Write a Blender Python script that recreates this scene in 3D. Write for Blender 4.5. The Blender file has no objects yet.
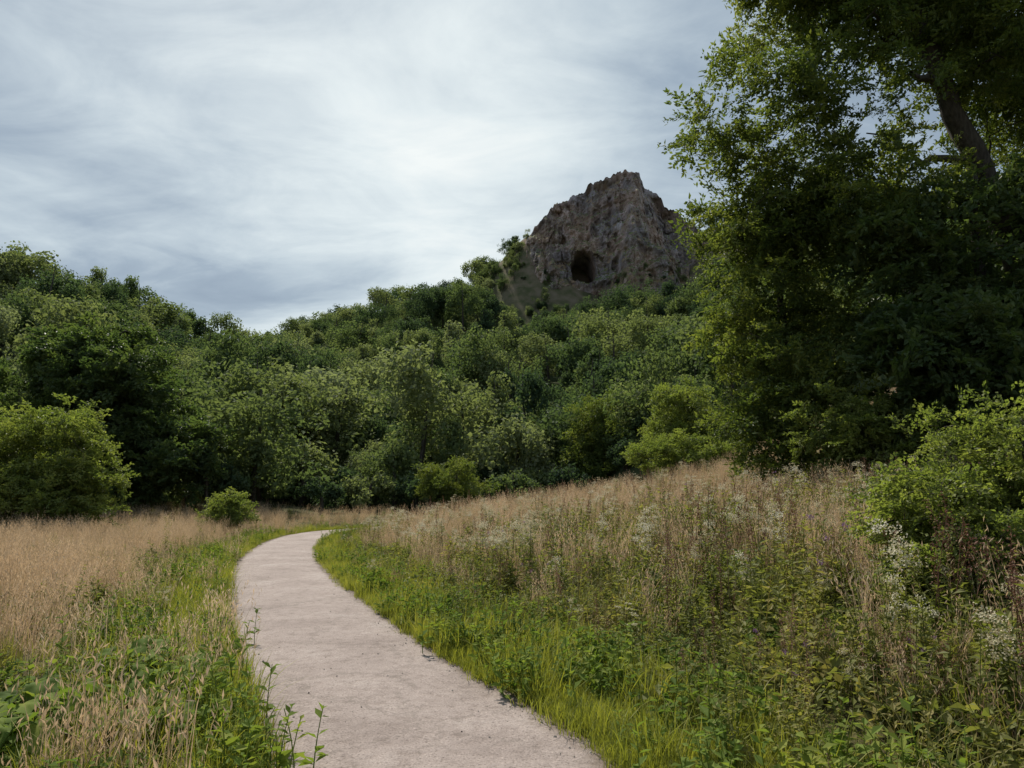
import bpy, math, random
import numpy as np
from mathutils import Vector, noise as mnoise
SEED=7
rng=np.random.default_rng(SEED); random.seed(SEED)
scene=bpy.context.scene
scene.view_settings.view_transform='Standard'
scene.view_settings.look='None'
scene.view_settings.exposure=0
COL=scene.collection

# ------------------------------------------------------------------ helpers
def norm(a):
    return a/np.maximum(np.linalg.norm(a,axis=-1,keepdims=True),1e-9)
def sstep(a,b,x):
    t=np.clip((x-a)/(b-a),0,1); return t*t*(3-2*t)
class MB:
    def __init__(s): s.v=[];s.f=[];s.m=[];s.r=[];s.n=0
    def add(s,v,faces,mat,rnd):
        v=np.asarray(v,float).reshape(-1,3)
        s.v.append(v); o=s.n
        s.f.extend([tuple(int(i)+o for i in f) for f in faces])
        s.m.extend([mat]*len(faces))
        s.r.append(np.broadcast_to(np.asarray(rnd,float),(len(v),)).copy())
        s.n+=len(v)
    def mesh(s,name,mats,smooth=False):
        me=bpy.data.meshes.new(name)
        V=np.concatenate(s.v)
        me.from_pydata(V.tolist(),[],s.f)
        for m in mats: me.materials.append(m)
        me.polygons.foreach_set('material_index',np.array(s.m,dtype=np.int32))
        if smooth: me.polygons.foreach_set('use_smooth',np.ones(len(s.f),dtype=bool))
        a=me.attributes.new('rnd','FLOAT','POINT')
        a.data.foreach_set('value',np.concatenate(s.r).astype(np.float32))
        me.update()
        return me
def leaves(mb,P,D,N,L,W,mat,rnd,fold=0.12):
    n=len(P); D=norm(D); B=norm(np.cross(D,N)); N=norm(np.cross(B,D))
    L=np.broadcast_to(L,(n,))[:,None]; W=np.broadcast_to(W,(n,))[:,None]
    mid=P+D*L*0.45
    V=np.stack([P-N*W*fold,mid+B*W*.5+N*W*fold,P+D*L-N*W*fold,mid-B*W*.5+N*W*fold],1).reshape(-1,3)
    i=np.arange(n)*4
    F=np.stack([i,i+1,i+2,i+3],1).tolist()
    mb.add(V,F,mat,np.repeat(np.broadcast_to(rnd,(n,)),4))
def blades(mb,P,ang,H,lean,W,mat,rnd):
    n=len(P); d=np.stack([np.cos(ang),np.sin(ang),0*ang],1); b=np.stack([-np.sin(ang),np.cos(ang),0*ang],1)
    up=np.array([0,0,1.]); H=H[:,None]; lean=lean[:,None]; W=np.broadcast_to(W,(n,))[:,None]
    def pos(t): return P+up*H*t*(1-.35*lean*t)+d*H*lean*t*t
    vs=[]
    for t,w in ((0,1),(.4,.85),(.75,.5)):
        c=pos(t); vs+= [c-b*W*w*.5,c+b*W*w*.5]
    vs.append(pos(1.0))
    V=np.stack(vs,1).reshape(-1,3); i=np.arange(n)*7
    F=np.stack([i,i+1,i+3,i+2],1).tolist()+np.stack([i+2,i+3,i+5,i+4],1).tolist()+np.stack([i+4,i+5,i+6],1).tolist()
    mb.add(V,F,mat,np.repeat(np.broadcast_to(rnd,(n,)),7))
    return pos
def tube(mb,pts,rad,mat,sides=6,rnd=.5):
    pts=np.asarray(pts,float); n=len(pts); V=[]
    for i in range(n):
        t=pts[min(i+1,n-1)]-pts[max(i-1,0)]; t=t/max(np.linalg.norm(t),1e-9)
        a=np.array([0,0,1.]) if abs(t[2])<.9 else np.array([1.,0,0])
        u=np.cross(t,a); u/=np.linalg.norm(u); w=np.cross(t,u)
        for k in range(sides):
            an=2*math.pi*k/sides
            V.append(pts[i]+rad[i]*(u*math.cos(an)+w*math.sin(an)))
    F=[]
    for i in range(n-1):
        for k in range(sides):
            F.append((i*sides+k,i*sides+(k+1)%sides,(i+1)*sides+(k+1)%sides,(i+1)*sides+k))
    mb.add(V,F,mat,rnd)
def rdir(n):
    return norm(rng.normal(size=(n,3)))

# ------------------------------------------------------------------ materials
def newmat(name):
    m=bpy.data.materials.new(name); m.use_nodes=True
    nt=m.node_tree; nt.nodes.clear()
    return m,nt
def N(nt,t,**k):
    n=nt.nodes.new(t)
    for a,b in k.items(): setattr(n,a,b)
    return n
def ramp(nt,stops):
    r=N(nt,'ShaderNodeValToRGB'); cr=r.color_ramp
    while len(cr.elements)<len(stops): cr.elements.new(.5)
    for e,(p,c) in zip(cr.elements,stops):
        e.position=p; e.color=(*c,1)
    return r
def leafmat(name,cols,trans=.3,rough=.6,patch=0.25,pscale=.3,spec=.25,tcol=(1.25,1.35,.6),wi=.42):
    m,nt=newmat(name); L=nt.links.new
    oi=N(nt,'ShaderNodeObjectInfo'); at=N(nt,'ShaderNodeAttribute',attribute_name='rnd')
    ge=N(nt,'ShaderNodeNewGeometry'); no=N(nt,'ShaderNodeTexNoise'); no.inputs['Scale'].default_value=pscale
    no.inputs['Detail'].default_value=1
    L(ge.outputs['Position'],no.inputs['Vector'])
    a=N(nt,'ShaderNodeMath',operation='MULTIPLY_ADD'); L(oi.outputs['Random'],a.inputs[0]); a.inputs[1].default_value=wi
    b=N(nt,'ShaderNodeMath',operation='MULTIPLY_ADD'); L(at.outputs['Fac'],b.inputs[0]); b.inputs[1].default_value=max(.82-wi,.22)
    c=N(nt,'ShaderNodeMath',operation='MULTIPLY_ADD'); L(no.outputs['Fac'],c.inputs[0]); c.inputs[1].default_value=patch*2.5; c.inputs[2].default_value=-patch*1.25+.09
    L(c.outputs[0],b.inputs[2]); L(b.outputs[0],a.inputs[2])
    k=len(cols)-1
    r=ramp(nt,[(i/k,cc) for i,cc in enumerate(cols)]); L(a.outputs[0],r.inputs[0])
    p=N(nt,'ShaderNodeBsdfPrincipled'); p.inputs['Roughness'].default_value=rough
    p.inputs['Specular IOR Level'].default_value=spec
    L(r.outputs[0],p.inputs['Base Color'])
    o=N(nt,'ShaderNodeOutputMaterial')
    if trans>0:
        mu=N(nt,'ShaderNodeMix',data_type='RGBA',blend_type='MULTIPLY'); mu.inputs[0].default_value=1
        L(r.outputs[0],mu.inputs[6]); mu.inputs[7].default_value=(*tcol,1)
        t=N(nt,'ShaderNodeBsdfTranslucent'); L(mu.outputs[2],t.inputs['Color'])
        mx=N(nt,'ShaderNodeMixShader'); mx.inputs[0].default_value=trans
        L(p.outputs[0],mx.inputs[1]); L(t.outputs[0],mx.inputs[2]); L(mx.outputs[0],o.inputs[0])
    else: L(p.outputs[0],o.inputs[0])
    return m
M_far=leafmat('far_foliage',[(.035,.06,.045),(.07,.105,.06),(.125,.165,.075),(.2,.225,.11),(.25,.275,.18)],.43,.7,.3,.04,spec=.08,wi=.68,tcol=(1.25,1.35,.7))  # distance haze painted into the leaf greens, paler and slightly bluish
M_near=leafmat('tree_foliage',[(.06,.095,.035),(.1,.145,.045),(.16,.2,.06),(.25,.28,.09)],.52,.5,.25,.25,tcol=(1.4,1.35,.55))
M_dark=leafmat('dark_foliage',[(.05,.085,.042),(.08,.12,.05),(.115,.155,.06),(.16,.19,.07)],.45,.5,.25,.25)
M_bright=leafmat('bright_foliage',[(.10,.13,.04),(.16,.2,.06),(.24,.27,.085),(.33,.34,.12)],.5,.5,.2,.4)
M_grass=leafmat('green_blades',[(.14,.16,.035),(.22,.25,.05),(.32,.34,.075),(.45,.4,.14)],.45,.55,.2,.8,spec=.15,tcol=(1.25,1.2,.5))
M_gdeep=leafmat('deep_blades',[(.1,.12,.04),(.17,.18,.055),(.25,.24,.085),(.38,.32,.15)],.42,.55,.2,.8,spec=.15,tcol=(1.2,1.15,.6))
M_dry=leafmat('dry_blades',[(.30,.22,.13),(.48,.365,.24),(.62,.485,.345),(.72,.6,.46)],.4,.6,.25,.35,spec=.15,tcol=(1.1,1,.85))
M_weed=leafmat('weed_leaves',[(.09,.11,.035),(.15,.17,.055),(.24,.235,.08),(.40,.31,.13)],.45,.55,.25,.7,spec=.12)
M_cream=leafmat('cream_flowers',[(.42,.35,.22),(.58,.52,.35),(.7,.65,.5),(.78,.75,.66)],.3,.7,.2,.8,tcol=(1,1,.9))
M_rust=leafmat('rust_seedheads',[(.1,.05,.032),(.19,.095,.065),(.28,.16,.11),(.38,.26,.19)],.2,.7,.2,.8,tcol=(1,.9,.8))
M_purple=leafmat('purple_flowers',[(.2,.1,.2),(.3,.15,.32),(.42,.25,.42)],.2,.7,.2,.8,tcol=(1,.9,1))
M_broad=leafmat('broad_leaves',[(.07,.11,.03),(.12,.175,.045),(.18,.24,.055),(.32,.32,.08)],.42,.7,.2,.9,spec=.06)
def barkmat():
    m,nt=newmat('bark'); L=nt.links.new
    ge=N(nt,'ShaderNodeNewGeometry'); mp=N(nt,'ShaderNodeMapping'); mp.inputs['Scale'].default_value=(6,6,1.5)
    L(ge.outputs['Position'],mp.inputs[0])
    no=N(nt,'ShaderNodeTexNoise'); no.inputs['Scale'].default_value=2; no.inputs['Detail'].default_value=6
    L(mp.outputs[0],no.inputs['Vector'])
    r=ramp(nt,[(.3,(.03,.024,.018)),(.7,(.09,.075,.06))]); L(no.outputs['Fac'],r.inputs[0])
    p=N(nt,'ShaderNodeBsdfPrincipled'); p.inputs['Roughness'].default_value=.9; L(r.outputs[0],p.inputs['Base Color'])
    bu=N(nt,'ShaderNodeBump'); bu.inputs['Strength'].default_value=.8; bu.inputs['Distance'].default_value=.06
    L(no.outputs['Fac'],bu.inputs['Height']); L(bu.outputs[0],p.inputs['Normal'])
    o=N(nt,'ShaderNodeOutputMaterial'); L(p.outputs[0],o.inputs[0]); return m
M_bark=barkmat()

# ------------------------------------------------------------------ path centreline
CP=np.array([(3.6,-9),(2.3,-4),(1.0,0),(-.42,4.46),(-1.2,6.17),(-1.93,7.74),(-3.03,10.4),(-4.58,14.2),(-6.25,18.9),(-7.95,25),(-9.1,31.5),(-8.7,36.5),(-5.5,41),(1,45),(12,49),(30,54)],float)
def catmull(P,k=14):
    out=[]
    for i in range(len(P)-1):
        p0=P[max(i-1,0)];p1=P[i];p2=P[i+1];p3=P[min(i+2,len(P)-1)]
        for j in range(k):
            t=j/k
            out.append(.5*((2*p1)+(-p0+p2)*t+(2*p0-5*p1+4*p2-p3)*t*t+(-p0+3*p1-3*p2+p3)*t**3))
    out.append(P[-1]); return np.array(out)
PATH=catmull(CP)
def pathd(x,y):
    """signed lateral distance to the path centre line, right side positive"""
    x=np.asarray(x,float).ravel(); y=np.asarray(y,float).ravel()
    out=np.empty(len(x)); A=PATH[:-1]; Bv=PATH[1:]-PATH[:-1]; L2=(Bv**2).sum(1)
    for s in range(0,len(x),20000):
        q=np.stack([x[s:s+20000],y[s:s+20000]],1)[:,None,:]-A[None]
        t=np.clip((q*Bv).sum(2)/L2,0,1)
        r=q-t[...,None]*Bv; d=np.sqrt((r**2).sum(2)); k=d.argmin(1)
        ii=np.arange(len(k))
        cr=Bv[k,0]*q[ii,k,1]-Bv[k,1]*q[ii,k,0]
        out[s:s+20000]=d[ii,k]*np.where(cr>0,-1,1)
    return out
# ------------------------------------------------------------------ terrain heights
TP=[(-5,-10,0),(-10,0,0),(-20,0,.2),(-30,0,1),(0,-50,0),(-10,10,0),(-20,15,0.1),(-10,20,0),(-14,30,0),(-20,30,.2),(-16,40,.2),(-8,40,.2),
(-2,5,0),(-5,15,0),(-7,22,0),(-9,32,0),
(4,0,.15),(8,0,.7),(15,0,1.5),(3,8,.3),(7,8,.8),(1,15,.45),(5,15,.95),(-2,22,.3),(10,20,1.7),(3,26,1.1),(9.6,35,2.3),(0,35,.95),(-4,35,.4),(18,20,3.3),(18,40,5),(30,20,7),(45,30,14),(30,60,12),(10,60,5),(60,60,25),
(-3,46,.7),(-10,60,1.2),(-30,50,1),(-60,30,8),(-60,0,8),(-31,40,1.5),(-47,60,7),(-63,80,18),(-86,110,33),(-117,150,35),
(-31,50,2),(-50,80,14),(-69,110,29),(-81,130,35),(-106,170,33),(-24,50,1),(-39,80,6),(-53,110,17),(-72.6,150,30),(-87,180,31),
(-31,80,5),(-47,120,14),(-62,160,29),(-78,200,38),
(-10,60,2),(-13.5,80,6),(-19,110,17),(-25.5,150,34),(-32,190,51),(-61,190,45),(-12.5,195,57),(-6,200,67),(0,200,74),(5.5,200,79),(0,188,61),
(8,60,3),(10.5,80,7),(14,110,19),(19,150,36),(23,176,46),(35,180,47),(50,183,52),(8,184,56),(20,208,83),(35,208,85),(50,208,80),(57,212,84),
(17,60,7),(31,110,27),(42,150,43),(60,190,70),(64,200,80),(90,120,50),(120,200,92),(80,205,88),
(0,260,76),(-60,260,42),(40,260,92),(100,300,80),(-100,260,37),(-150,150,40),(-150,60,36),(-200,260,40),(-100,0,20),(-150,-50,25),(60,-50,8),(100,0,30),(150,60,50),
(400,400,90),(-400,400,60),(-500,0,50),(500,0,70),(0,600,80),(0,-500,30),(-400,-400,40),(400,-400,40)]
TP=np.array(TP,float); _,ui=np.unique(TP[:,:2],axis=0,return_index=True); TP=TP[ui]
CC=9.0
def ker(d2): return np.sqrt(d2+CC)
K=ker(((TP[:,None,:2]-TP[None,:,:2])**2).sum(2)); n_=len(TP)
AA=np.zeros((n_+1,n_+1)); AA[:n_,:n_]=K; AA[:n_,n_]=1; AA[n_,:n_]=1
SOL=np.linalg.solve(AA,np.r_[TP[:,2],0])
def H(x,y):
    sh=np.shape(x); x=np.asarray(x,float).ravel(); y=np.asarray(y,float).ravel(); z=np.empty(len(x))
    for s in range(0,len(x),20000):
        xx=x[s:s+20000];yy=y[s:s+20000]
        d2=(xx[:,None]-TP[:,0])**2+(yy[:,None]-TP[:,1])**2
        z[s:s+20000]=ker(d2)@SOL[:n_]+SOL[n_]
    d=np.abs(pathd(x,y))
    z=z*sstep(1.7,6,d)
    far=sstep(45,90,y)
    z+=far*(np.sin(x*.11+1.3*np.sin(y*.07))*1.5+np.sin(y*.13+x*.05)*1.3)
    nr=sstep(1.6,3.,d)*(1-far)
    z+=nr*(.06*np.sin(x*1.3+y*.7)+.05*np.sin(y*1.7-x*.6))
    e=((x-31)/23)**2+((y-197.5)/8.5)**2
    z-=16*(1-sstep(.5,1.1,e))
    return z.reshape(sh)

# ------------------------------------------------------------------ ground
def axis(c,fine,halff,grow,lim):
    a=[0.];st=fine
    while a[-1]<lim:
        if a[-1]>halff: st=min(st*grow,60)
        a.append(a[-1]+st)
    a=np.array(a); return np.r_[-a[:0:-1],a]+c
gx=axis(0,.45,14,1.022,1500); gy=axis(12,.45,26,1.018,1500)
X,Y=np.meshgrid(gx,gy); Z=H(X,Y)
nx,ny=len(gx),len(gy)
V=np.stack([X,Y,Z],2).reshape(-1,3)
idx=np.arange(nx*ny).reshape(ny,nx)
F=np.stack([idx[:-1,:-1],idx[:-1,1:],idx[1:,1:],idx[1:,:-1]],2).reshape(-1,4)
me=bpy.data.meshes.new('ground'); me.from_pydata(V.tolist(),[],F.tolist())
me.polygons.foreach_set('use_smooth',np.ones(len(F),dtype=bool))
dry=sstep(160,195,V[:,1])*sstep(-20,5,V[:,0])*.9+.0
forest=sstep(44,56,V[:,1])*(1-dry)
for nm,arr in (('dry',dry),('forest',forest)):
    a=me.attributes.new(nm,'FLOAT','POINT'); a.data.foreach_set('value',arr.astype(np.float32))
ground=bpy.data.objects.new('ground',me); COL.objects.link(ground)
m,nt=newmat('ground_soil_and_turf'); L=nt.links.new
ge=N(nt,'ShaderNodeNewGeometry'); n1=N(nt,'ShaderNodeTexNoise'); n1.inputs['Scale'].default_value=5; n1.inputs['Detail'].default_value=9; n1.inputs['Roughness'].default_value=.7
L(ge.outputs['Position'],n1.inputs['Vector'])
r1=ramp(nt,[(.35,(.04,.04,.02)),(.5,(.09,.08,.04)),(.62,(.14,.13,.05)),(.75,(.24,.18,.1))]); L(n1.outputs['Fac'],r1.inputs[0])
n2=N(nt,'ShaderNodeTexNoise'); n2.inputs['Scale'].default_value=.35; n2.inputs['Detail'].default_value=8
L(ge.outputs['Position'],n2.inputs['Vector'])
r2=ramp(nt,[(.35,(.1,.11,.055)),(.5,(.2,.165,.11)),(.7,(.3,.23,.18))]); L(n2.outputs['Fac'],r2.inputs[0])
a1=N(nt,'ShaderNodeAttribute',attribute_name='dry'); a2=N(nt,'ShaderNodeAttribute',attribute_name='forest')
mx=N(nt,'ShaderNodeMix',data_type='RGBA'); L(a1.outputs['Fac'],mx.inputs[0]); L(r1.outputs[0],mx.inputs[6]); L(r2.outputs[0],mx.inputs[7])
my=N(nt,'ShaderNodeMix',data_type='RGBA'); L(a2.outputs['Fac'],my.inputs[0]); L(mx.outputs[2],my.inputs[6]); my.inputs[7].default_value=(.06,.075,.035,1)
p=N(nt,'ShaderNodeBsdfPrincipled'); p.inputs['Roughness'].default_value=.95; p.inputs['Specular IOR Level'].default_value=.05
L(my.outputs[2],p.inputs['Base Color'])
bu=N(nt,'ShaderNodeBump'); bu.inputs['Distance'].default_value=.08; L(n1.outputs['Fac'],bu.inputs['Height']); L(bu.outputs[0],p.inputs['Normal'])
o=N(nt,'ShaderNodeOutputMaterial'); L(p.outputs[0],o.inputs[0]); me.materials.append(m)

# ------------------------------------------------------------------ path
PP=catmull(CP,60); T=norm(np.gradient(PP,axis=0)); R=np.stack([T[:,1],-T[:,0]],1)
S=25; V=[];E=[]
for i in range(len(PP)):
    wl=1.06+.07*mnoise.noise(Vector((i*.09,3,0)))+.05*mnoise.noise(Vector((i*.45,3,0)))
    wr=1.03+.07*mnoise.noise(Vector((i*.09,9,0)))+.05*mnoise.noise(Vector((i*.45,9,0)))
    for j in range(S):
        s=-1+2*j/(S-1); w=wl if s<0 else wr
        q=PP[i]+R[i]*s*w
        V.append((q[0],q[1],.006+.03*(1-s*s)+.004*mnoise.noise(Vector((q[0]*2,q[1]*2,0))))); E.append(abs(s))
idx=np.arange(len(V)).reshape(len(PP),S)
F=np.stack([idx[:-1,:-1],idx[:-1,1:],idx[1:,1:],idx[1:,:-1]],2).reshape(-1,4)
me=bpy.data.meshes.new('gravel_path'); me.from_pydata(V,[],F.tolist())
me.polygons.foreach_set('use_smooth',np.ones(len(F),dtype=bool))
a=me.attributes.new('edge','FLOAT','POINT'); a.data.foreach_set('value',np.array(E,dtype=np.float32))
pathob=bpy.data.objects.new('gravel_path',me); COL.objects.link(pathob)
m,nt=newmat('worn_path_surface'); L=nt.links.new
ge=N(nt,'ShaderNodeNewGeometry')
def nz(scale,det=6,rough=.6):
    n=N(nt,'ShaderNodeTexNoise'); n.inputs['Scale'].default_value=scale; n.inputs['Detail'].default_value=det; n.inputs['Roughness'].default_value=rough
    L(ge.outputs['Position'],n.inputs['Vector']); return n
b1=nz(.9,5); b2=nz(9,6,.7); b3=nz(60,3,.75); b4=nz(3.,8,.7)
r1=ramp(nt,[(.3,(.28,.228,.205)),(.55,(.36,.298,.27)),(.75,(.42,.36,.33))]); L(b1.outputs['Fac'],r1.inputs[0])
r2=ramp(nt,[(.3,(.7,.68,.66)),(.5,(1,1,1)),(.75,(1.12,1.12,1.12))]); L(b2.outputs['Fac'],r2.inputs[0])
r3=ramp(nt,[(.34,(.4,.38,.36)),(.46,(1,1,1)),(.58,(1,1,1)),(.68,(1.6,1.58,1.55))]); L(b3.outputs['Fac'],r3.inputs[0])
def mul(a,b,f=1,bt='MULTIPLY'):
    x=N(nt,'ShaderNodeMix',data_type='RGBA',blend_type=bt)
    if isinstance(f,(int,float)): x.inputs[0].default_value=f
    else: L(f,x.inputs[0])
    L(a,x.inputs[6])
    if isinstance(b,tuple): x.inputs[7].default_value=b
    else: L(b,x.inputs[7])
    return x.outputs[2]
c=mul(r1.outputs[0],r2.outputs[0],.9); c=mul(c,r3.outputs[0],.85)
at=N(nt,'ShaderNodeAttribute',attribute_name='edge')
ma=N(nt,'ShaderNodeMath',operation='MULTIPLY_ADD'); L(b4.outputs['Fac'],ma.inputs[0]); ma.inputs[1].default_value=.55; L(at.outputs['Fac'],ma.inputs[2])
mr=N(nt,'ShaderNodeMapRange'); L(ma.outputs[0],mr.inputs[0]); mr.inputs[1].default_value=1.08; mr.inputs[2].default_value=1.26
c=mul(c,(.12,.088,.06,1),mr.outputs[0],'MIX')
vo=N(nt,'ShaderNodeTexVoronoi',feature='DISTANCE_TO_EDGE'); vo.inputs['Scale'].default_value=.55
dv=N(nt,'ShaderNodeVectorMath',operation='MULTIPLY_ADD'); L(b4.outputs['Color'],dv.inputs[0]); dv.inputs[1].default_value=(.9,.9,0); L(ge.outputs['Position'],dv.inputs[2])
L(dv.outputs[0],vo.inputs['Vector'])
mc=N(nt,'ShaderNodeMapRange'); L(vo.outputs['Distance'],mc.inputs[0]); mc.inputs[1].default_value=0; mc.inputs[2].default_value=.012; mc.inputs[3].default_value=.4; mc.inputs[4].default_value=0
c=mul(c,(.14,.12,.1,1),mc.outputs[0],'MIX')
p=N(nt,'ShaderNodeBsdfPrincipled'); p.inputs['Roughness'].default_value=.85; p.inputs['Specular IOR Level'].default_value=.2
L(c,p.inputs['Base Color'])
bu=N(nt,'ShaderNodeBump'); bu.inputs['Distance'].default_value=.015; bu.inputs['Strength'].default_value=.8
L(b3.outputs['Fac'],bu.inputs['Height'])
bv=N(nt,'ShaderNodeBump'); bv.inputs['Distance'].default_value=.03; bv.inputs['Strength'].default_value=.6; L(b2.outputs['Fac'],bv.inputs['Height']); L(bu.outputs[0],bv.inputs['Normal'])
L(bv.outputs[0],p.inputs['Normal'])
o=N(nt,'ShaderNodeOutputMaterial'); L(p.outputs[0],o.inputs[0]); me.materials.append(m)

# ------------------------------------------------------------------ limestone crag with cave
px=[2,5,8.6,11.5,13,14.8,19,22,24,27,29,31,32.5,34,36,36.6,38.5,40,42,44,46,47,51,52.5,55,58,62]
pz=[77,81.5,86.0,88.6,90.8,92.0,94.9,95.8,97.7,98.2,98.5,100.4,100.9,100.6,100.3,98.8,98.6,96.9,96.4,95.6,94.6,91.2,89.6,86.8,85.2,83,78]
CN,RN,BN=300,210,40
xs=np.linspace(2,61,CN); V=[]
def fb(x,y,z,s,o=5): return mnoise.fractal(Vector((x*s,y*s,z*s)),1.0,2.0,o)
for r in range(RN+BN):
    for ci,x in enumerate(xs):
        top=np.interp(x,px,pz)+.7*fb(x,0,5,.3)+.8*fb(x,7,5,.9,4)-.8
        base=42.
        edge=(max(0,12-x)/9)**1.6*7+(max(0,x-48)/12)**1.6*5
        if r<RN:
            v=r/(RN-1); z=base+(top-base)*v
            y=182.5+13*v**1.7+edge
            y+=2.4*math.sin(x*.23+.8+z*.03)-3.6*math.exp(-((x-34-(z-75)*.14)/3.)**2)
            # lower right buttress
            y-=6.5*math.exp(-((x-43)/4.5)**2)*(1-float(sstep(70,76+2*fb(x,1,3,.3),z)))
            k=1-sstep(.95,1,v)*.7
            wx=x+2.5*fb(x,3,z,.12,3); wz=z+1.8*fb(x,6,z,.15,3)
            led=abs(((wz*.17+.25*math.sin(wx*.2))%1.0)-.5)*2     # bedding ledges
            y+=k*(3.2*fb(x,0,z*.35,.07)+3.4*abs(fb(x*1.6,4,z*.35,.13,4))+1.3*fb(x,8,z*.9,.4,4)+.6*fb(x,2,z,1.1,3)+1.0*led+1.8*mnoise.noise(Vector((math.floor(wx*.32)*3.1,math.floor(wz*.17)*2.3,1))))
            zz0=67.6
            q=abs((x-20.7)/3.5)**(2 if z>zz0 else 3.5)+abs((z-zz0)/(6.0 if z>zz0 else 4.6))**(2 if z>zz0 else 5)+.3*fb(x,5,z,.45,3)
            y+=19.*(1-sstep(.78,1.02,q))
            q2=((x-29.5)/1.2)**2+((z-67)/2.2)**2
            y+=2.*(1-sstep(.5,1.2,q2))
            zz=z
        else:
            b=(r-RN+1)/BN
            y=195.5+edge+2.4*math.sin(x*.23+.8+top*.03)+b*17
            zz=top-1.2*b+ (min(82,top)-top)*sstep(.25,1.,b)+ .8*fb(x,y,0,.2)*min(1,b*4)*1.0-4*sstep(.8,1,b)
        V.append((x,y,zz))
idx=np.arange(len(V)).reshape(RN+BN,CN)
F=np.stack([idx[:-1,:-1],idx[:-1,1:],idx[1:,1:],idx[1:,:-1]],2).reshape(-1,4)
me=bpy.data.meshes.new('limestone_crag'); me.from_pydata(V,[],F.tolist())
crag=bpy.data.objects.new('limestone_crag_with_cave',me); COL.objects.link(crag)
m,nt=newmat('limestone'); L=nt.links.new
ge=N(nt,'ShaderNodeNewGeometry')
mp=N(nt,'ShaderNodeMapping'); mp.inputs['Scale'].default_value=(1,1,.6); L(ge.outputs['Position'],mp.inputs[0])
n1=N(nt,'ShaderNodeTexNoise'); n1.inputs['Scale'].default_value=.3; n1.inputs['Detail'].default_value=10; n1.inputs['Roughness'].default_value=.68; L(mp.outputs[0],n1.inputs['Vector'])
r1=ramp(nt,[(.36,(.14,.115,.105)),(.45,(.29,.24,.225)),(.56,(.43,.36,.34)),(.66,(.56,.49,.46))]); L(n1.outputs['Fac'],r1.inputs[0])
n3=N(nt,'ShaderNodeTexNoise'); n3.inputs['Scale'].default_value=.12; n3.inputs['Detail'].default_value=4; L(ge.outputs['Position'],n3.inputs['Vector'])
r3=ramp(nt,[(.4,(.84,.86,.94)),(.6,(1.12,.96,.86))]); L(n3.outputs['Fac'],r3.inputs[0])
m3=N(nt,'ShaderNodeMix',data_type='RGBA',blend_type='MULTIPLY'); m3.inputs[0].default_value=1; L(r1.outputs[0],m3.inputs[6]); L(r3.outputs[0],m3.inputs[7])
n2=N(nt,'ShaderNodeTexNoise'); n2.inputs['Scale'].default_value=.3; n2.inputs['Detail'].default_value=8; L(ge.outputs['Position'],n2.inputs['Vector'])
r2=ramp(nt,[(.35,(.09,.13,.05)),(.52,(.16,.17,.075)),(.6,(.27,.2,.12)),(.75,(.36,.25,.17))]); L(n2.outputs['Fac'],r2.inputs[0])
sx=N(nt,'ShaderNodeSeparateXYZ'); L(ge.outputs['Normal'],sx.inputs[0])
sz=N(nt,'ShaderNodeSeparateXYZ'); L(ge.outputs['Position'],sz.inputs[0])
hz=N(nt,'ShaderNodeMapRange'); L(sz.outputs['Z'],hz.inputs[0]); hz.inputs[1].default_value=56; hz.inputs[2].default_value=78; hz.inputs[3].default_value=.42; hz.inputs[4].default_value=0.03
a0=N(nt,'ShaderNodeMath',operation='ADD'); L(sx.outputs['Z'],a0.inputs[0]); L(hz.outputs[0],a0.inputs[1])
ad=N(nt,'ShaderNodeMath',operation='MULTIPLY_ADD'); L(n2.outputs['Fac'],ad.inputs[0]); ad.inputs[1].default_value=2.0; L(a0.outputs[0],ad.inputs[2])
mr=N(nt,'ShaderNodeMapRange'); L(ad.outputs[0],mr.inputs[0]); mr.inputs[1].default_value=1.42; mr.inputs[2].default_value=1.58
mx=N(nt,'ShaderNodeMix',data_type='RGBA'); L(mr.outputs[0],mx.inputs[0]); L(m3.outputs[2],mx.inputs[6]); L(r2.outputs[0],mx.inputs[7])
p=N(nt,'ShaderNodeBsdfPrincipled'); p.inputs['Roughness'].default_value=.9; p.inputs['Specular IOR Level'].default_value=.15; L(mx.outputs[2],p.inputs['Base Color'])
bu=N(nt,'ShaderNodeBump'); bu.inputs['Distance'].default_value=1.0; bu.inputs['Strength'].default_value=.6; L(n1.outputs['Fac'],bu.inputs['Height']); L(bu.outputs[0],p.inputs['Normal'])
o=N(nt,'ShaderNodeOutputMaterial'); L(p.outputs[0],o.inputs[0]); me.materials.append(m)

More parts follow.
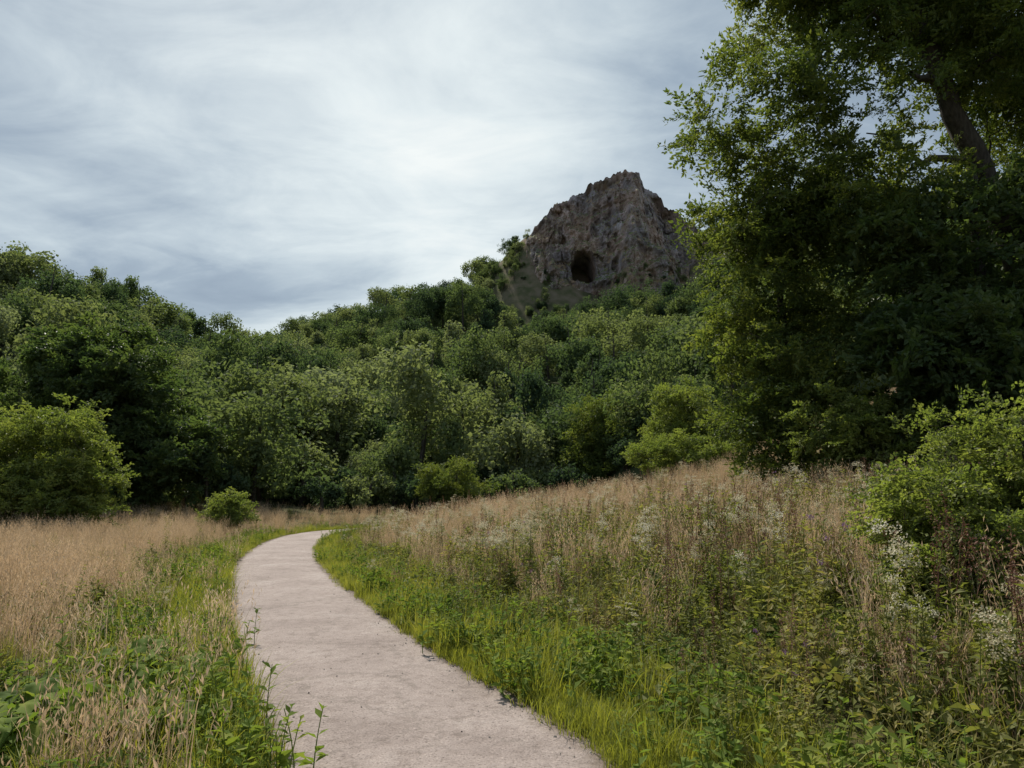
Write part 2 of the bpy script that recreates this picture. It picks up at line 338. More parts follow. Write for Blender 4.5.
# ------------------------------------------------------------------ scatter via geometry nodes
def source_coll(name,meshes):
    c=bpy.data.collections.new(name)
    for i,me in enumerate(meshes):
        ob=bpy.data.objects.new('%s_%02d'%(name,i),me); c.objects.link(ob)
    return c
def scatter(name,pts,rot,scl,idx,coll,parent=None):
    me=bpy.data.meshes.new(name); n=len(pts)
    me.vertices.add(n); me.vertices.foreach_set('co',np.asarray(pts,dtype=np.float32).ravel())
    scl=np.asarray(scl,float)
    if scl.ndim==1: scl=np.repeat(scl[:,None],3,1)
    a=me.attributes.new('rot','FLOAT_VECTOR','POINT'); a.data.foreach_set('vector',np.asarray(rot,dtype=np.float32).ravel())
    a=me.attributes.new('scl','FLOAT_VECTOR','POINT'); a.data.foreach_set('vector',scl.astype(np.float32).ravel())
    a=me.attributes.new('idx','INT','POINT'); a.data.foreach_set('value',np.asarray(idx,dtype=np.int32))
    me.update()
    ob=bpy.data.objects.new(name,me); COL.objects.link(ob)
    ng=bpy.data.node_groups.new(name+'_scatter','GeometryNodeTree')
    ng.interface.new_socket('Geometry',in_out='INPUT',socket_type='NodeSocketGeometry')
    ng.interface.new_socket('Geometry',in_out='OUTPUT',socket_type='NodeSocketGeometry')
    gi=ng.nodes.new('NodeGroupInput'); go=ng.nodes.new('NodeGroupOutput')
    ci=ng.nodes.new('GeometryNodeCollectionInfo'); ci.inputs['Collection'].default_value=coll
    ci.inputs['Separate Children'].default_value=True; ci.inputs['Reset Children'].default_value=True
    ip=ng.nodes.new('GeometryNodeInstanceOnPoints'); ip.inputs['Pick Instance'].default_value=True
    def na(nm,t):
        q=ng.nodes.new('GeometryNodeInputNamedAttribute'); q.data_type=t; q.inputs['Name'].default_value=nm; return q
    ra,sa,ia=na('rot','FLOAT_VECTOR'),na('scl','FLOAT_VECTOR'),na('idx','INT')
    K=ng.links.new
    K(gi.outputs[0],ip.inputs['Points']); K(ci.outputs[0],ip.inputs['Instance'])
    K(ra.outputs['Attribute'],ip.inputs['Rotation']); K(sa.outputs['Attribute'],ip.inputs['Scale']); K(ia.outputs['Attribute'],ip.inputs['Instance Index'])
    K(ip.outputs[0],go.inputs[0])
    md=ob.modifiers.new('scatter','NODES'); md.node_group=ng
    if parent: ob.parent=parent
    return ob

# ------------------------------------------------------------------ distant trees
def far_tree(seed,Hh,Rr,nl,per,ls,zc=.55,zr=.38):
    mb=MB()
    tube(mb,[(0,0,-1),(0,0,Hh*.3),(.2,.1,Hh*.6),(.1,.3,Hh*.85)],[.22,.18,.1,.03],1,5)
    nm=rng.integers(4,8); mains=[]
    for i in range(nm):
        d=rdir(1)[0]; mains.append((np.array([d[0]*Rr*.55,d[1]*Rr*.55,Hh*zc+d[2]*Hh*zr*.6]),Rr*(.32+.25*rng.random()),rng.random()))
    for i in range(nl):
        mc,mr,mt=mains[i%nm]; d=rdir(1)[0]
        c=mc+d*mr*np.array([1,1,.9*Hh*zr/Rr])*rng.random()**.3; c[2]=max(c[2],.6)
        lr=Rr*(.10+.14*rng.random())
        n=int(per*(lr/(Rr*.2))**2)
        dd=rdir(n)
        P=c+dd*lr*(.5+.8*rng.random((n,1)))
        Nn=norm(dd+rdir(n)*.8+np.array([0,0,.35])); D=np.cross(Nn,rdir(n))
        leaves(mb,P,D,Nn,ls*(.6+.8*rng.random(n)),ls*.75*(.6+.8*rng.random(n)),0,np.clip(.1+.3*mt+.35*rng.random()+.25*rng.random(n),0,1))
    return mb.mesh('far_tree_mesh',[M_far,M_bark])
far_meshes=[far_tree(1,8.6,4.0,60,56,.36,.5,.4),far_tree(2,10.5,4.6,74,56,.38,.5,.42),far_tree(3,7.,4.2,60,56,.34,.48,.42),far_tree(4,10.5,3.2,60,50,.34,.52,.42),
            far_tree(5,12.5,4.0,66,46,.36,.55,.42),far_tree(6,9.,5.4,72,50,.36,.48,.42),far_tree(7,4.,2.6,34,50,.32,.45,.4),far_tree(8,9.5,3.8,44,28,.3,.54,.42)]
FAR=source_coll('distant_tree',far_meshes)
sp=4.7
gx_,gy_=np.meshgrid(np.arange(-190,130,sp),np.arange(46,245,sp))
x=gx_.ravel()+rng.uniform(-.5,.5,gx_.size)*sp*1.2; y=gy_.ravel()+rng.uniform(-.5,.5,gx_.size)*sp*1.2
keep=(np.abs(x)<y*1.02+14)
keep&=~((x>2)&(x<62)&(y>177)&(y<216))
keep&=~((x>-6)&(y<56)); keep&=~((y<52)&(x>-16))
d=pathd(x,y); keep&=np.abs(d)>6
keep&=~((x>4)&(x<50)&(y>196)&(rng.random(x.size)<.9))
x=x[keep];y=y[keep];z=H(x,y); n=len(x)
s=.55+.8*rng.random(n)**1.4
near_crag=sstep(148,172,y)*sstep(-14,4,x); s*=1-.45*near_crag
s*=1-.2*(y<62)
pn=np.array([mnoise.noise(Vector((a*.03,b*.03,1))) for a,b in zip(x,y)])
it=np.where(rng.random(n)<.6,rng.integers(0,8,n),(np.floor((pn+.6)*5.).astype(int))%7)
it=np.where((near_crag>.5)&(rng.random(n)<.5),6,it)
sc=np.stack([s*(.9+.3*rng.random(n)),s*(.9+.3*rng.random(n)),s*(.85+.35*rng.random(n))],1)
rot=np.stack([rng.normal(0,.06,n),rng.normal(0,.06,n),rng.random(n)*6.283],1)
# low understorey thicket along the wood's edge closes the view between the trunks
nu=260; xu=rng.uniform(-60,30,nu); yu=rng.uniform(46,66,nu); ku=(np.abs(pathd(xu,yu))>5)&~((xu>-6)&(yu<54))&~((xu>-18)&(yu<50)); xu,yu=xu[ku],yu[ku]; m_=len(xu)
X_=np.r_[x,xu];Y_=np.r_[y,yu];Z_=np.r_[z-.3,H(xu,yu)-.3]
su=.5+.5*rng.random(m_)
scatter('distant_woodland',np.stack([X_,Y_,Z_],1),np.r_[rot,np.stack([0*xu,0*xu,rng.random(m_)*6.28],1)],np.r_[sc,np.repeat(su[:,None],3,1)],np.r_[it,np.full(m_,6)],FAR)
# shrubs and small trees clinging to the crag foot, its lower ledges and the shoulders
n=130; x=rng.uniform(-4,60,n); y=rng.uniform(172,182,n); k=~((x>12)&(x<28)&(y>173)); x,y=x[k],y[k]; z=H(x,y)
n2=40; x2=rng.uniform(-12,5,n2); y2=rng.uniform(188,204,n2); z2=H(x2,y2)
n3=26; x3=rng.uniform(54,75,n3); y3=rng.uniform(190,208,n3); z3=H(x3,y3)
cv=np.array([tuple(v.co) for v in me.vertices]); selv=np.where((cv[:,2]>50)&(cv[:,2]<67)&((cv[:,0]<12)|(cv[:,0]>27))&(cv[:,1]<196))[0]
sel=rng.choice(selv,56); c4=cv[sel]
X_=np.r_[x,x2,x3,c4[:,0]];Y_=np.r_[y,y2,y3,c4[:,1]];Z_=np.r_[z,z2,z3,c4[:,2]-.8]; n=len(X_)
S_c=np.r_[.3+.4*rng.random(len(x)),.3+.3*rng.random(n2),.35+.35*rng.random(n3),.22+.28*rng.random(56)]
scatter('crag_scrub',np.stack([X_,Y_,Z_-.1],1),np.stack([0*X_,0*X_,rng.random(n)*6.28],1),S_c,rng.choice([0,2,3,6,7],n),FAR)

# ------------------------------------------------------------------ leaf sprays
def spray(mat,n=30,length=.8,ll=.15,lw=.075,droop=.25):
    mb=MB(); t=np.linspace(.05,1,n); an=rng.random()*6
    ax=np.stack([t*length,.08*np.sin(t*4+an)*length,-droop*t*t*length],1)
    tube(mb,ax[::8],np.linspace(.008,.003,len(ax[::8])),1,3)
    side=np.where(np.arange(n)%2,1,-1)
    off=rng.normal(0,.06*length,(n,3))
    D=np.stack([.6+0*t,side*1.0,rng.normal(-.15,.35,n)],1)+rng.normal(0,.25,(n,3))
    Nn=norm(np.array([0,0,1.])+rng.normal(0,.45,(n,3)))
    leaves(mb,ax+off,D,Nn,ll*(.7+.6*rng.random(n)),lw*(.7+.6*rng.random(n)),0,rng.random(n))
    for q in range(4):
        b=ax[int(n*(.2+.18*q))]; dr=norm(np.array([.5,(-1)**q*1.,rng.normal(0,.3)])); m_=n//3
        tt=np.linspace(.1,1,m_)[:,None]*length*.45
        P=b+dr*tt+rng.normal(0,.03*length,(m_,3))
        leaves(mb,P,dr+rng.normal(0,.6,(m_,3)),norm(np.array([0,0,1.])+rng.normal(0,.5,(m_,3))),ll*(.7+.5*rng.random(m_)),lw*(.8+.4*rng.random(m_)),0,rng.random(m_))
    return mb.mesh('spray',[mat,M_bark])
SP_near=source_coll('spray_near',[spray(M_near,droop=.45,ll=.14,lw=.065) for _ in range(3)])
SP_dark=source_coll('spray_dark',[spray(M_dark,ll=.17,lw=.1) for _ in range(3)])
SP_bright=source_coll('spray_bright',[spray(M_bright,ll=.15,lw=.08) for _ in range(3)])
SP_bush=source_coll('spray_bush',[spray(M_bright,n=26,length=.45,ll=.065,lw=.042,droop=.1) for _ in range(3)])
def tree(name,trunk,tr,blobs,coll,clump_r=1.0,per=42,sscale=1.0,out_bias=.6,limb=1.0,up=0):
    """trunk: list of pts, tr: radii; blobs: list of (cx,cy,cz,rx,ry,rz,n)"""
    root=bpy.data.objects.new(name,None); COL.objects.link(root)
    mb=MB(); tp=np.array(trunk,float)
    dense=[];rad=[]
    for i in range(len(tp)-1):
        for k in range(6):
            t=k/6; dense.append(tp[i]*(1-t)+tp[i+1]*t); rad.append(tr[i]*(1-t)+tr[i+1]*t)
    dense.append(tp[-1]); rad.append(tr[-1]); dense=np.array(dense)
    wob=rng.normal(0,.05,dense.shape); wob[0]=0; dense=dense+wob*min(1,tr[0]*2)
    tube(mb,dense,rad,0,10)
    nodes=[tuple(q) for q in dense[len(dense)//5:]]; nr=list(rad[len(dense)//5:])
    C=[]
    for (cx,cy,cz,rx,ry,rz,nn) in blobs:
        d=rdir(nn); k=rng.random((nn,1))**(1-out_bias)
        C.append(np.array([cx,cy,cz])+d*k*np.array([rx,ry,rz]))
    C=np.concatenate(C)
    zmin=H(C[:,0],C[:,1])+.4; C[:,2]=np.maximum(C[:,2],zmin)
    dt=np.array([np.linalg.norm(dense-c,axis=1).min() for c in C]); C=C[np.argsort(dt)]
    for c in C:
        A=np.array(nodes); dv=c-A; dist=np.linalg.norm(dv,axis=1)+ .6*np.maximum(0,-dv[:,2])
        k=int(dist.argmin()); a=A[k]; L_=np.linalg.norm(c-a)
        if L_<.05: continue
        r0=min(nr[k]*.75,(.02+.035*L_)*limb); mid=(a+c)/2+np.array([0,0,.12*L_])+rng.normal(0,.07*L_,3)
        pts=[a,(a+mid)/2+rng.normal(0,.03*L_,3),mid,(mid+c)/2+rng.normal(0,.03*L_,3),c]
        rr=np.linspace(r0,max(.012,r0*.4),5)
        tube(mb,pts,rr,0,5)
        for q,rq in zip(pts[1:],rr[1:]): nodes.append(tuple(q)); nr.append(rq)
    me=mb.mesh(name+'_trunk_and_limbs',[M_bark],True)
    ob=bpy.data.objects.new('trunk_and_limbs',me); COL.objects.link(ob); ob.parent=root
    P=[];Rt=[]
    for c in C:
        cr=clump_r*(.5+.8*rng.random()); m_=int(per*(cr/clump_r)**2)
        d=rdir(m_); q=c+d*cr*rng.random((m_,1))**.45*np.array([1,1,.75])
        P.append(q)
        yaw=np.arctan2(d[:,1],d[:,0])+rng.normal(0,.6,m_)
        Rt.append(np.stack([rng.normal(0,.6,m_),rng.normal(.05-up,.5,m_),yaw],1))
    P=np.concatenate(P);Rt=np.concatenate(Rt)
    hz=H(P[:,0],P[:,1])+.1; P[:,2]=np.maximum(P[:,2],hz)
    scatter('foliage',P,Rt,sscale*(.6+.7*rng.random(len(P))),rng.integers(0,3,len(P)),coll,root)
    return root
# tall ash on the right
tree('ash_tree',[(17.5,21.5,2.5),(17,21.3,7),(15.6,20.8,11.5),(14.2,20.3,14),(13.1,20,17.5),(12.6,20.3,22),(12.8,20.5,25)],[.55,.46,.38,.32,.25,.16,.07],
 [(13.6,21,20,5.4,3.5,4.5,48),(9.2,21,14.4,2.8,2.2,3.2,28),(17,21,15.5,5,3.4,4.5,36),(18.5,21.5,20,4.5,3,4,38),(14,18.8,17,4,1.2,3.5,12),(10.6,21.5,11.5,3.3,2.5,2.5,24),(22,22,16,5,4,6,30),(9.3,21,19.3,2.3,2.,2.4,18)],SP_near,.9,18,1.1,.6,2.0)
tree('sycamore_tree',[(15,20.5,2.5),(14.8,20.4,6),(14.5,20.3,9.5),(14.6,20.2,12)],[.3,.24,.16,.06],
 [(15,20.5,7.5,4.6,2.6,4.5,56),(20.5,20.5,8,4.5,3.,5.5,50),(13.5,19.5,4.6,3.6,1.9,2.4,34),(19,18.5,4.5,4,2.0,2.4,30)],SP_dark,1.0,20,1.25)
tree('field_maple_tree',[(9.8,23.5,1.8),(9.6,23.4,5),(9.5,23.3,8),(9.3,23.2,11)],[.22,.18,.12,.05],
 [(9.1,23,8.4,2.5,2.2,4.2,46),(8.9,22.6,4.4,1.8,1.8,2.2,24)],SP_near,.8,19,1.05)
tree('hawthorn_tree',[(11.5,20,1.7),(11.4,20,3),(11.3,20,4.4)],[.14,.1,.04],
 [(10.4,19.8,3.2,2.3,1.5,1.5,34)],SP_bright,.6,15,.8)
tree('willow_shrub',[(-20,30,0),(-19.9,30,1.5),(-19.8,30,3)],[.14,.1,.05],[(-20,30,3.1,2.7,2.2,2.4,46),(-20,29.4,1.5,3.4,1.9,1.5,44)],SP_bright,.7,18,.8,.5,1,.15)
tree('willow_shrub',[(-24.5,30.5,0),(-24.4,30.5,1.5),(-24.3,30.5,3)],[.14,.1,.05],[(-24.5,30.5,3.6,2.7,2.2,2.6,46),(-24.5,30,1.6,3.4,1.9,1.6,40)],SP_bright,.7,18,.8,.5,1,.15)
tree('sycamore_tree',[(-27,45,1),(-27,45,5),(-26.8,45,9),(-26.6,45,12.5)],[.35,.28,.18,.06],[(-27,44.6,8,4.8,3.6,5.4,78),(-22.5,44.5,4,3.2,2.6,3.,30)],SP_dark,1.05,20,1.45)
tree('elder_bush',[(-13.6,33,0),(-13.6,33,.7),(-13.5,33,1.4)],[.07,.05,.02],[(-13.6,33,1.1,1.05,1.0,1.0,24)],SP_bright,.4,15,.55,.5,1,.1)
tree('hawthorn_tree',[(-4.2,50,.8),(-4.1,50,2),(-4,50,3.6)],[.14,.1,.04],[(-4.2,50,2.7,2.2,1.7,2.0,34)],SP_near,.7,20,.95)
tree('willow_shrub',[(11,43,3.2),(11,43,4),(11,43,5)],[.12,.1,.04],[(11,43,4.0,3.8,1.8,1.5,38)],SP_bright,.6,18,.8,.5,1,.2)
tree('willow_shrub',[(8,60,3.2),(8,60,6),(8,60,9)],[.16,.12,.05],[(8,60,6.4,2.8,2.3,4.0,46)],SP_near,.9,18,1.3)
tree('willow_shrub',[(13,50,5),(13,50,7),(13,50,9.5)],[.16,.12,.05],[(12.4,50,7.4,2.0,2.,3.3,36)],SP_bright,.8,18,1.1)
# leafy bush in the right foreground
tree('elder_bush',[(5.6,7.6,.5),(5.6,7.6,1.1),(5.5,7.6,1.8)],[.05,.035,.015],[(5.4,7.6,1.65,1.25,1.1,.95,50),(4.5,7.4,1.1,.6,.5,.55,10)],SP_bush,.3,19,.72,.45,1,.3)

# ------------------------------------------------------------------ meadow plants
def dry_tuft(nb,h):
    mb=MB(); n=nb; r=.24*np.sqrt(rng.random(n)); an=rng.random(n)*6.283
    P=np.stack([r*np.cos(an),r*np.sin(an),0*r-.03],1)
    hh=h*(.55+.5*rng.random(n)); lean=.08+.4*rng.random(n)**1.5; hd=rng.random(n)*6.283; rn=rng.random(n)
    pos=blades(mb,P,hd,hh,lean,.006,0,rn)
    k=4
    for j in range(k):
        t=.8+.2*j/(k-1); c=pos(t)+rng.normal(0,.006,(n,3))
        leaves(mb,c,np.array([0,0,1.])+rng.normal(0,.4,(n,3)),rdir(n),.055,.011,0,np.clip(rn+.2,0,1))
    n2=int(nb*.8); r=.24*np.sqrt(rng.random(n2)); an=rng.random(n2)*6.283
    P=np.stack([r*np.cos(an),r*np.sin(an),0*r-.03],1)
    gm=np.arange(n2)%2
    for g in (0,1):
        q=gm==g; nq=int(q.sum())
        blades(mb,P[q],rng.random(nq)*6.283,h*.55*(.5+.6*rng.random(nq)),.2+.8*rng.random(nq),.009,g,rng.random(nq))
    return mb.mesh('dry_tuft',[M_dry,M_gdeep])
def green_tuft(nb,h,mat,w=.006,rad=.18,lean=.7):
    mb=MB(); n=nb; r=rad*np.sqrt(rng.random(n)); an=rng.random(n)*6.283
    P=np.stack([r*np.cos(an),r*np.sin(an),0*r-.02],1)
    blades(mb,P,rng.random(n)*6.283,h*(.5+.6*rng.random(n)),.1+lean*rng.random(n),w,0,rng.random(n))
    return mb.mesh('green_tuft',[mat])
def weed(h,top,nst=5,ll=.09,lw=.035,leafm=M_weed,dens=34):
    mb=MB(); mats=[leafm,M_cream,M_rust,M_purple]
    for s in range(nst):
        b=np.array([rng.normal(0,.12),rng.normal(0,.12),0]); hh=h*(.6+.45*rng.random()); an=rng.random()*6.28; le=.14*rng.random()
        t=np.linspace(0,1,6)[:,None]; ax=b+t*np.array([0,0,hh])+t*t*np.array([math.cos(an),math.sin(an),0])*le*hh*2
        tube(mb,ax,np.linspace(.005,.0025,6),2 if top=='rust' else 0,3,rng.random())
        n=int(hh*dens); tt=rng.uniform(.05,.97,n); P=np.stack([np.interp(tt,t[:,0],ax[:,i]) for i in range(3)],1)
        aa=rng.random(n)*6.28; D=np.stack([np.cos(aa),np.sin(aa),rng.normal(.2,.35,n)],1)
        sz=(1.25-.6*tt)*(.7+.6*rng.random(n))
        if top=='rust': sz=sz*np.where(tt>.5,.4,1)
        leaves(mb,P,D,np.array([0,0,1.])+rng.normal(0,.35,(n,3)),ll*sz,lw*sz,0,np.clip(.15+.5*rng.random(n)+.3*tt,0,1))
        e=ax[-1]
        if top=='cream':
            for q in range(rng.integers(2,5)):
                c=e+rng.normal(0,.045,3); m_=22; v=rng.normal(0,1,(m_,3))*np.array([.028,.028,.017]); leaves(mb,c+v,rdir(m_),np.array([0,0,1.])+rng.normal(0,.5,(m_,3)),.019,.016,1,rng.random(m_))
        elif top=='rust':
            m_=60; u=rng.random(m_); P=e-np.array([0,0,1.])*u[:,None]*hh*.32+rng.normal(0,.018,(m_,3)); leaves(mb,P,rdir(m_),rdir(m_),.02,.015,2,rng.random(m_))
        elif top=='purple':
            m_=26; P=e+rng.normal(0,.012,(m_,3)); leaves(mb,P,np.array([0,0,1.])+rng.normal(0,.5,(m_,3)),rdir(m_),.025,.006,3,rng.random(m_))
    return mb.mesh('weed',mats)
def umbel(h):
    mb=MB()
    for s in range(2):
        b=np.array([rng.normal(0,.05),rng.normal(0,.05),0]); hh=h*(.75+.3*rng.random())
        tube(mb,[b,b+[.02,0,hh*.6]],[.006,.004],0,4)
        for q in range(4):
            a=rng.random()*6.28; e=b+np.array([.12*math.cos(a),.12*math.sin(a),hh*(.85+.2*rng.random())])
            tube(mb,[b+[.02,0,hh*.55],e],[.003,.002],0,3)
            m_=50; rr=.05*np.sqrt(rng.random(m_)); an=rng.random(m_)*6.28
            P=e+np.stack([rr*np.cos(an),rr*np.sin(an),rng.normal(0,.006,m_)],1)
            leaves(mb,P,np.stack([np.cos(an),np.sin(an),0*an],1),np.array([0,0,1.])+rng.normal(0,.3,(m_,3)),.015,.013,1,rng.random(m_))
        n=26; P=b+np.stack([rng.normal(0,.1,n),rng.normal(0,.1,n),rng.uniform(.05,hh*.5,n)],1)
        leaves(mb,P,rdir(n)*[1,1,.3],np.array([0,0,1.])+rng.normal(0,.3,(n,3)),.1,.045,0,rng.random(n))
    return mb.mesh('umbel',[M_weed,M_cream])
def broad(nl=7,sz=.16):
    mb=MB()
    for i in range(nl):
        a=rng.random()*6.28; rr=.04+.2*rng.random(); hh=.1+.22*rng.random(); s=sz*(.5+.8*rng.random())
        c=np.array([rr*math.cos(a),rr*math.sin(a),hh]); tube(mb,[(0,0,0),c*[.5,.5,.7],c],[.005,.004,.003],0,4,.3)
        d=norm(np.array([math.cos(a),math.sin(a),-.4+rng.normal(0,.35)])); nn=norm(np.array([.3*math.cos(a)+rng.normal(0,.35),.3*math.sin(a)+rng.normal(0,.35),1.]))
        bb=norm(np.cross(d,nn)); nn=np.cross(bb,d); V=[c]
        K_=22; ph=rng.random()*6
        for ring in (.5,1.):
            for k in range(K_):
                th=2*math.pi*k/K_; r=ring*s*(1+.2*math.cos(th)-.5*math.exp(-((th-math.pi)/.35)**2))*(1+(.07*(-1)**k if ring==1 else 0))
                V.append(c+d*(r*math.cos(th)+s*.3*ring)+bb*r*.9*math.sin(th)+nn*s*(.3*abs(math.sin(th))*ring+(.1*math.cos(5*th+ph)-.26)*ring*ring))
        fs=[(0,k+1,(k+1)%K_+1) for k in range(K_)]+[(1+k,1+K_+k,1+K_+(k+1)%K_,1+(k+1)%K_) for k in range(K_)]
        r_=rng.random(); mb.add(V,fs,0,np.r_[min(1,r_+.3),np.full(K_,r_),np.full(K_,r_*.7)])
    return mb.mesh('broad',[M_broad],True)
def cover():
    mb=MB(); n=90; r=.34*np.sqrt(rng.random(n)); an=rng.random(n)*6.283
    P=np.stack([r*np.cos(an),r*np.sin(an),.03+.2*rng.random(n)],1)
    leaves(mb,P,rdir(n)*[1,1,.4],np.array([0,0,1.])+rng.normal(0,.4,(n,3)),.09*(.6+.8*rng.random(n)),.05,0,rng.random(n))
    n=36; r=.34*np.sqrt(rng.random(n)); an=rng.random(n)*6.283; P=np.stack([r*np.cos(an),r*np.sin(an),0*r],1)
    blades(mb,P,rng.random(n)*6.28,.2+.25*rng.random(n),.3+.7*rng.random(n),.008,1,rng.random(n))
    return mb.mesh('cover',[M_weed,M_gdeep])
PL=[dry_tuft(32,.88),dry_tuft(30,.72),dry_tuft(30,1.0),             #0-2
    green_tuft(75,.15,M_grass),green_tuft(70,.2,M_grass),          #3-4
    green_tuft(60,.42,M_grass,.008),green_tuft(55,.6,M_gdeep,.010),#5-6
    weed(.9,'cream'),weed(.7,None,7,.12,.05),weed(.95,None,6,.10,.04),weed(1.05,'rust',4),weed(.95,'purple',4), #7-11
    umbel(.95),umbel(1.1),                                          #12,13
    broad(8,.095),broad(9,.075),                                      #14,15
    weed(.42,None,9,.09,.045,M_broad),cover()]                      #16,17
PLC=source_coll('plant',PL)
def cand(n,side,e=1.5):
    y=2.0+46*rng.random(n)**e
    if side<0: x=rng.uniform(-1,0,n)*(y*.85+5)
    else: x=-10+rng.random(n)*(y*.85+8+10)
    d=pathd(x,y); k=(d*side>.9); 
    return x[k],y[k],d[k]*side
def place(name,x,y,it,s,tilt=.12,dz=0):
    n=len(x); z=H(x,y)+dz
    rot=np.stack([rng.normal(0,tilt,n),rng.normal(0,tilt,n),rng.random(n)*6.283],1)
    scatter(name,np.stack([x,y,z],1),rot,s,it,PLC)
def pick(opts,w,n): return rng.choice(opts,n,p=np.array(w)/sum(w))
# LEFT meadow
x,y,d=cand(5600,-1); k=(d>1.75)&~((np.abs(x)<1.2)&(y<3))&~((((x+3.2)/1.0)**2+((y-5.2)/1.4)**2<1)&(rng.random(len(x))<.85))
x,y,d=x[k],y[k],d[k]; n=len(x)
pn=np.array([mnoise.noise(Vector((a*.35,b*.35,4))) for a,b in zip(x,y)])
nearf=1-sstep(5.5,9.5,y)
dryp=np.clip(sstep(1.9,3.6,d)*.97+pn*.7,0,1)*(1-.8*nearf)
it=np.where(rng.random(n)<dryp,pick([0,1,2],[1,1,1],n),pick([5,6,8,9,16,0,1,12,10],[3.5,4,3,1.5,2.5,1.2,1.2,.05,.3],n))
s=(.6+.5*rng.random(n))*(.55+.45*sstep(1.6,3.5,d))*(1-.25*nearf)
place('meadow_grass',x,y,it,s)
# RIGHT meadow and wildflower bank
x,y,d=cand(8800,1); k=(d>1.75+.3*np.sin(y*1.3))&~((np.abs(x)<1.2)&(y<3))
x,y,d=x[k],y[k],d[k]; n=len(x)
pn=np.array([mnoise.noise(Vector((a*.3,b*.3,8))) for a,b in zip(x,y)])
dryp=np.clip(sstep(13,23,y)*.9+pn*.9+.17,0,1)*np.clip(sstep(1.8,3.5,d),.1,1)
it=np.where(rng.random(n)<dryp,pick([0,1,2,7,10],[3,3,3,.3,.7],n),pick([5,6,7,8,9,10,11,12,13,16,0],[1.,1.5,.55,4,4.2,2.4,.25,.03,.03,.9,1.2],n))
s=(.6+.65*rng.random(n))*(.5+.55*sstep(1.75,4.2,d))
place('wildflower_bank',x,y,it,s)
x,y,d=cand(2800,1,1.7); k=(d>1.9)&(y<24)&~((np.abs(x)<1)&(y<2.6)); x,y=x[k],y[k]
place('undergrowth',x,y,np.full(len(x),17),.8+.5*rng.random(len(x)))
x,y,d=cand(950,1); k=(d>2.6)&(y>10)&(y<30)&(x<9); x,y=x[k],y[k]; n=len(x)
place('meadowsweet_flowers',x,y,pick([7,12,13],[3,.4,.4],n),.85+.4*rng.random(n))
# mown verges
def verge(name,n,lo,hi,side,opts,w,sc):
    k=rng.integers(0,len(PP)-1,n*3); off=side*(lo+(hi-lo)*rng.random(n*3)**1.2)
    q=PP[k]+R[k]*off[:,None]+rng.normal(0,.06,(n*3,2)); 
    wgt=rng.random(n*3)<np.clip(9/np.maximum(q[:,1],1),.12,1); kk=(q[:,1]>1.5)&(q[:,1]<44)&wgt
    q=q[kk]; dd=np.abs(pathd(q[:,0],q[:,1])); q=q[dd>lo-.05*rng.random(len(q))-.02]; m_=len(q)
    place(name,q[:,0],q[:,1],pick(opts,w,m_),sc*(.5+.7*rng.random(m_)))
verge('verge_grass',3800,1.06,2.4,1,[3,4,5,16],[4,4,.5,.3],1.0)
verge('verge_grass',3000,1.1,2.3,-1,[3,4,5,16,1],[3,4,.8,.5,.1],1.0)
# butterbur by the path, lower left
n=46; x=rng.uniform(-3.9,-2.3,n); y=rng.uniform(4.0,6.2,n); k=-pathd(x,y)>1.5; x,y=x[k],y[k]
place('butterbur_plant',x,y,pick([14,15],[1,1],len(x)),.8+.5*rng.random(len(x)))
n=170; x=rng.uniform(-5.2,-1.7,n); y=rng.uniform(3.,6.9,n); k=-pathd(x,y)>1.25; x,y=x[k],y[k]
place('undergrowth',x,y,pick([4,5,16,17,8,6],[1,1,1,1.5,.5,.5],len(x)),.45+.35*rng.random(len(x)))

# loose stones along the edges of the path
def stone():
    import bmesh
    bm=bmesh.new(); bmesh.ops.create_icosphere(bm,subdivisions=1,radius=.012)
    for v in bm.verts: v.co*=1+random.uniform(-.3,.3); v.co.z*=.6
    me=bpy.data.meshes.new('stone'); bm.to_mesh(me); bm.free(); return me
m,nt=newmat('stone_grey'); p=N(nt,'ShaderNodeBsdfPrincipled'); oi=N(nt,'ShaderNodeObjectInfo'); r=ramp(nt,[(0,(.14,.12,.1)),(1,(.4,.36,.32))])
nt.links.new(oi.outputs['Random'],r.inputs[0]); nt.links.new(r.outputs[0],p.inputs['Base Color']); p.inputs['Roughness'].default_value=.9
o=N(nt,'ShaderNodeOutputMaterial'); nt.links.new(p.outputs[0],o.inputs[0])
sm=[stone() for _ in range(3)]
for s_ in sm: s_.materials.append(m)
STC=source_coll('stone',sm)
n=5000; k=rng.integers(0,len(PP)-1,n); side=np.where(rng.random(n)<.5,-1,1); off=side*np.clip(1.05-np.abs(rng.normal(0,.12,n)),0,1.1)
off=np.where(rng.random(n)<.08,rng.uniform(-1,1,n),off)
q=PP[k]+R[k]*off[:,None]+rng.normal(0,.03,(n,2)); kk=(q[:,1]>2)&(q[:,1]<28); q=q[kk]; off=off[kk]; n=len(q)
scatter('path_gravel',np.stack([q[:,0],q[:,1],.008+.03*np.maximum(0,1-off**2)],1),rng.random((n,3))*3,.3+.8*rng.random(n)**2,rng.integers(0,3,n),STC)

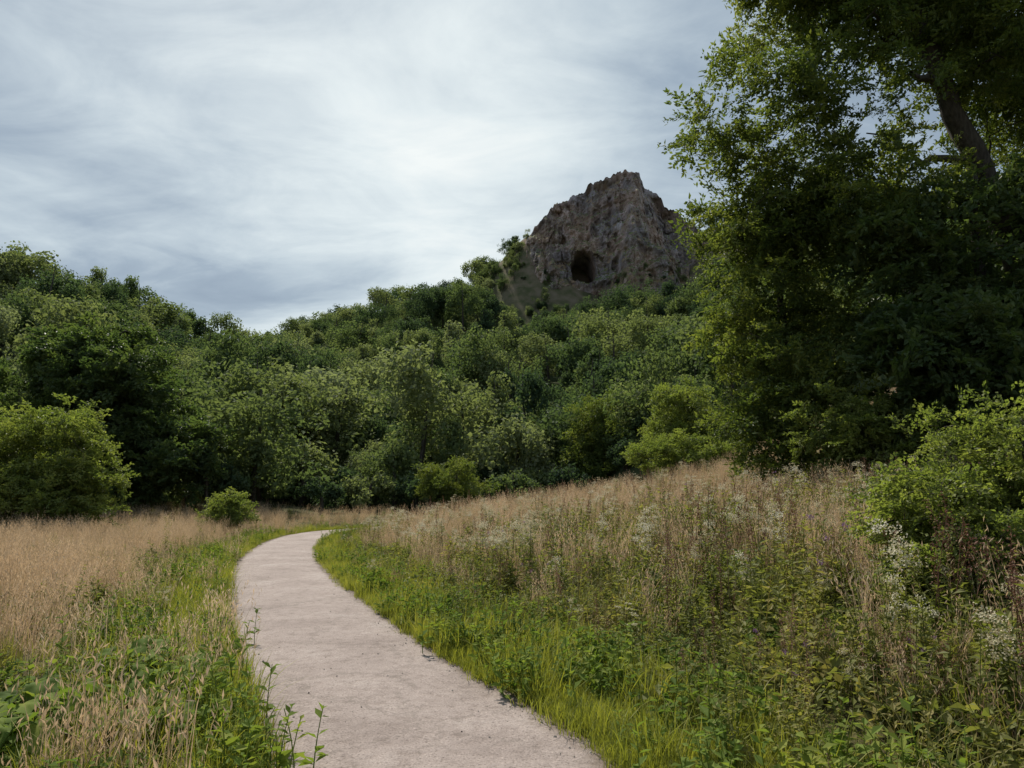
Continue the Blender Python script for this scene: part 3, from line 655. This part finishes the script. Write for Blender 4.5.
# ------------------------------------------------------------------ sky & sun
SE,SA=math.radians(52),math.radians(-26)
S_=Vector((math.sin(SA)*math.cos(SE),math.cos(SA)*math.cos(SE),math.sin(SE)))
G_=Vector((-.08,.90,.45)).normalized()   # thin bright break in the cloud veil
w=bpy.data.worlds.new('World'); scene.world=w; w.use_nodes=True; nt=w.node_tree; nt.nodes.clear(); L=nt.links.new
tc=N(nt,'ShaderNodeTexCoord'); sk=N(nt,'ShaderNodeTexSky',sky_type='NISHITA'); sk.sun_disc=False; sk.sun_elevation=SE; sk.sun_rotation=SA
sk.air_density=1.2; sk.dust_density=1.5
nv=N(nt,'ShaderNodeVectorMath',operation='NORMALIZE'); L(tc.outputs['Generated'],nv.inputs[0])
sp_=N(nt,'ShaderNodeSeparateXYZ'); L(nv.outputs[0],sp_.inputs[0])
zc=N(nt,'ShaderNodeMath',operation='MAXIMUM'); L(sp_.outputs['Z'],zc.inputs[0]); zc.inputs[1].default_value=0
za=N(nt,'ShaderNodeMath',operation='ADD'); L(zc.outputs[0],za.inputs[0]); za.inputs[1].default_value=.14
cb=N(nt,'ShaderNodeCombineXYZ')
for i,a_ in enumerate('XY'):
    dv=N(nt,'ShaderNodeMath',operation='DIVIDE'); L(sp_.outputs[a_],dv.inputs[0]); L(za.outputs[0],dv.inputs[1]); L(dv.outputs[0],cb.inputs[i])
def cn(scale,det,rough,dist,ms=(1,1,1),rz=0):
    mp=N(nt,'ShaderNodeMapping'); mp.inputs['Scale'].default_value=ms; mp.inputs['Rotation'].default_value=(0,0,rz); L(cb.outputs[0],mp.inputs[0])
    n=N(nt,'ShaderNodeTexNoise'); n.inputs['Scale'].default_value=scale; n.inputs['Detail'].default_value=det; n.inputs['Roughness'].default_value=rough; n.inputs['Distortion'].default_value=dist
    L(mp.outputs[0],n.inputs['Vector']); return n
c1=cn(1.1,8,.55,.6,(.9,1.2,1),.9); c2=cn(3.0,8,.6,.6,(.75,1.3,1),.9)
def wm(op,a,b):
    x=N(nt,'ShaderNodeMath',operation=op)
    for i,v in enumerate((a,b)):
        if isinstance(v,(int,float)): x.inputs[i].default_value=v
        else: L(v,x.inputs[i])
    return x.outputs[0]
cl=wm('ADD',wm('MULTIPLY',c1.outputs['Fac'],.62),wm('MULTIPLY',c2.outputs['Fac'],.38))
dt=N(nt,'ShaderNodeVectorMath',operation='DOT_PRODUCT'); L(nv.outputs[0],dt.inputs[0]); dt.inputs[1].default_value=G_
dm=wm('MAXIMUM',dt.outputs['Value'],0)
glow=wm('ADD',wm('MULTIPLY',wm('POWER',dm,9),.42),wm('MULTIPLY',wm('POWER',dm,30),.16))
f=wm('ADD',wm('MULTIPLY',wm('SUBTRACT',cl,.5),2.1),wm('ADD',glow,.15))
rp=ramp(nt,[(0,(2.3,2.95,3.75)),(.25,(3.1,3.85,4.6)),(.5,(4.8,5.6,6.1)),(.8,(7.0,7.7,7.8)),(1.0,(8.3,8.7,8.5))]); L(f,rp.inputs[0])
mxw=N(nt,'ShaderNodeMix',data_type='RGBA'); mxw.inputs[0].default_value=.9; L(sk.outputs[0],mxw.inputs[6]); L(rp.outputs[0],mxw.inputs[7])
bg=N(nt,'ShaderNodeBackground'); bg.inputs['Strength'].default_value=.112; L(mxw.outputs[2],bg.inputs[0])
ow=N(nt,'ShaderNodeOutputWorld'); L(bg.outputs[0],ow.inputs[0])
ld=bpy.data.lights.new('sun','SUN'); ld.energy=5.0; ld.angle=math.radians(2); ld.color=(1,.94,.83)
lo=bpy.data.objects.new('sun',ld); COL.objects.link(lo); lo.rotation_euler=(-S_).to_track_quat('-Z','Y').to_euler()
# ------------------------------------------------------------------ camera
cd=bpy.data.cameras.new('camera'); cd.lens=24; cd.sensor_width=36; cd.clip_end=5000; cd.clip_start=.05
co=bpy.data.objects.new('camera',cd); COL.objects.link(co); co.location=(0,0,1.6); co.rotation_euler=(math.radians(99.6),0,0)
scene.camera=co
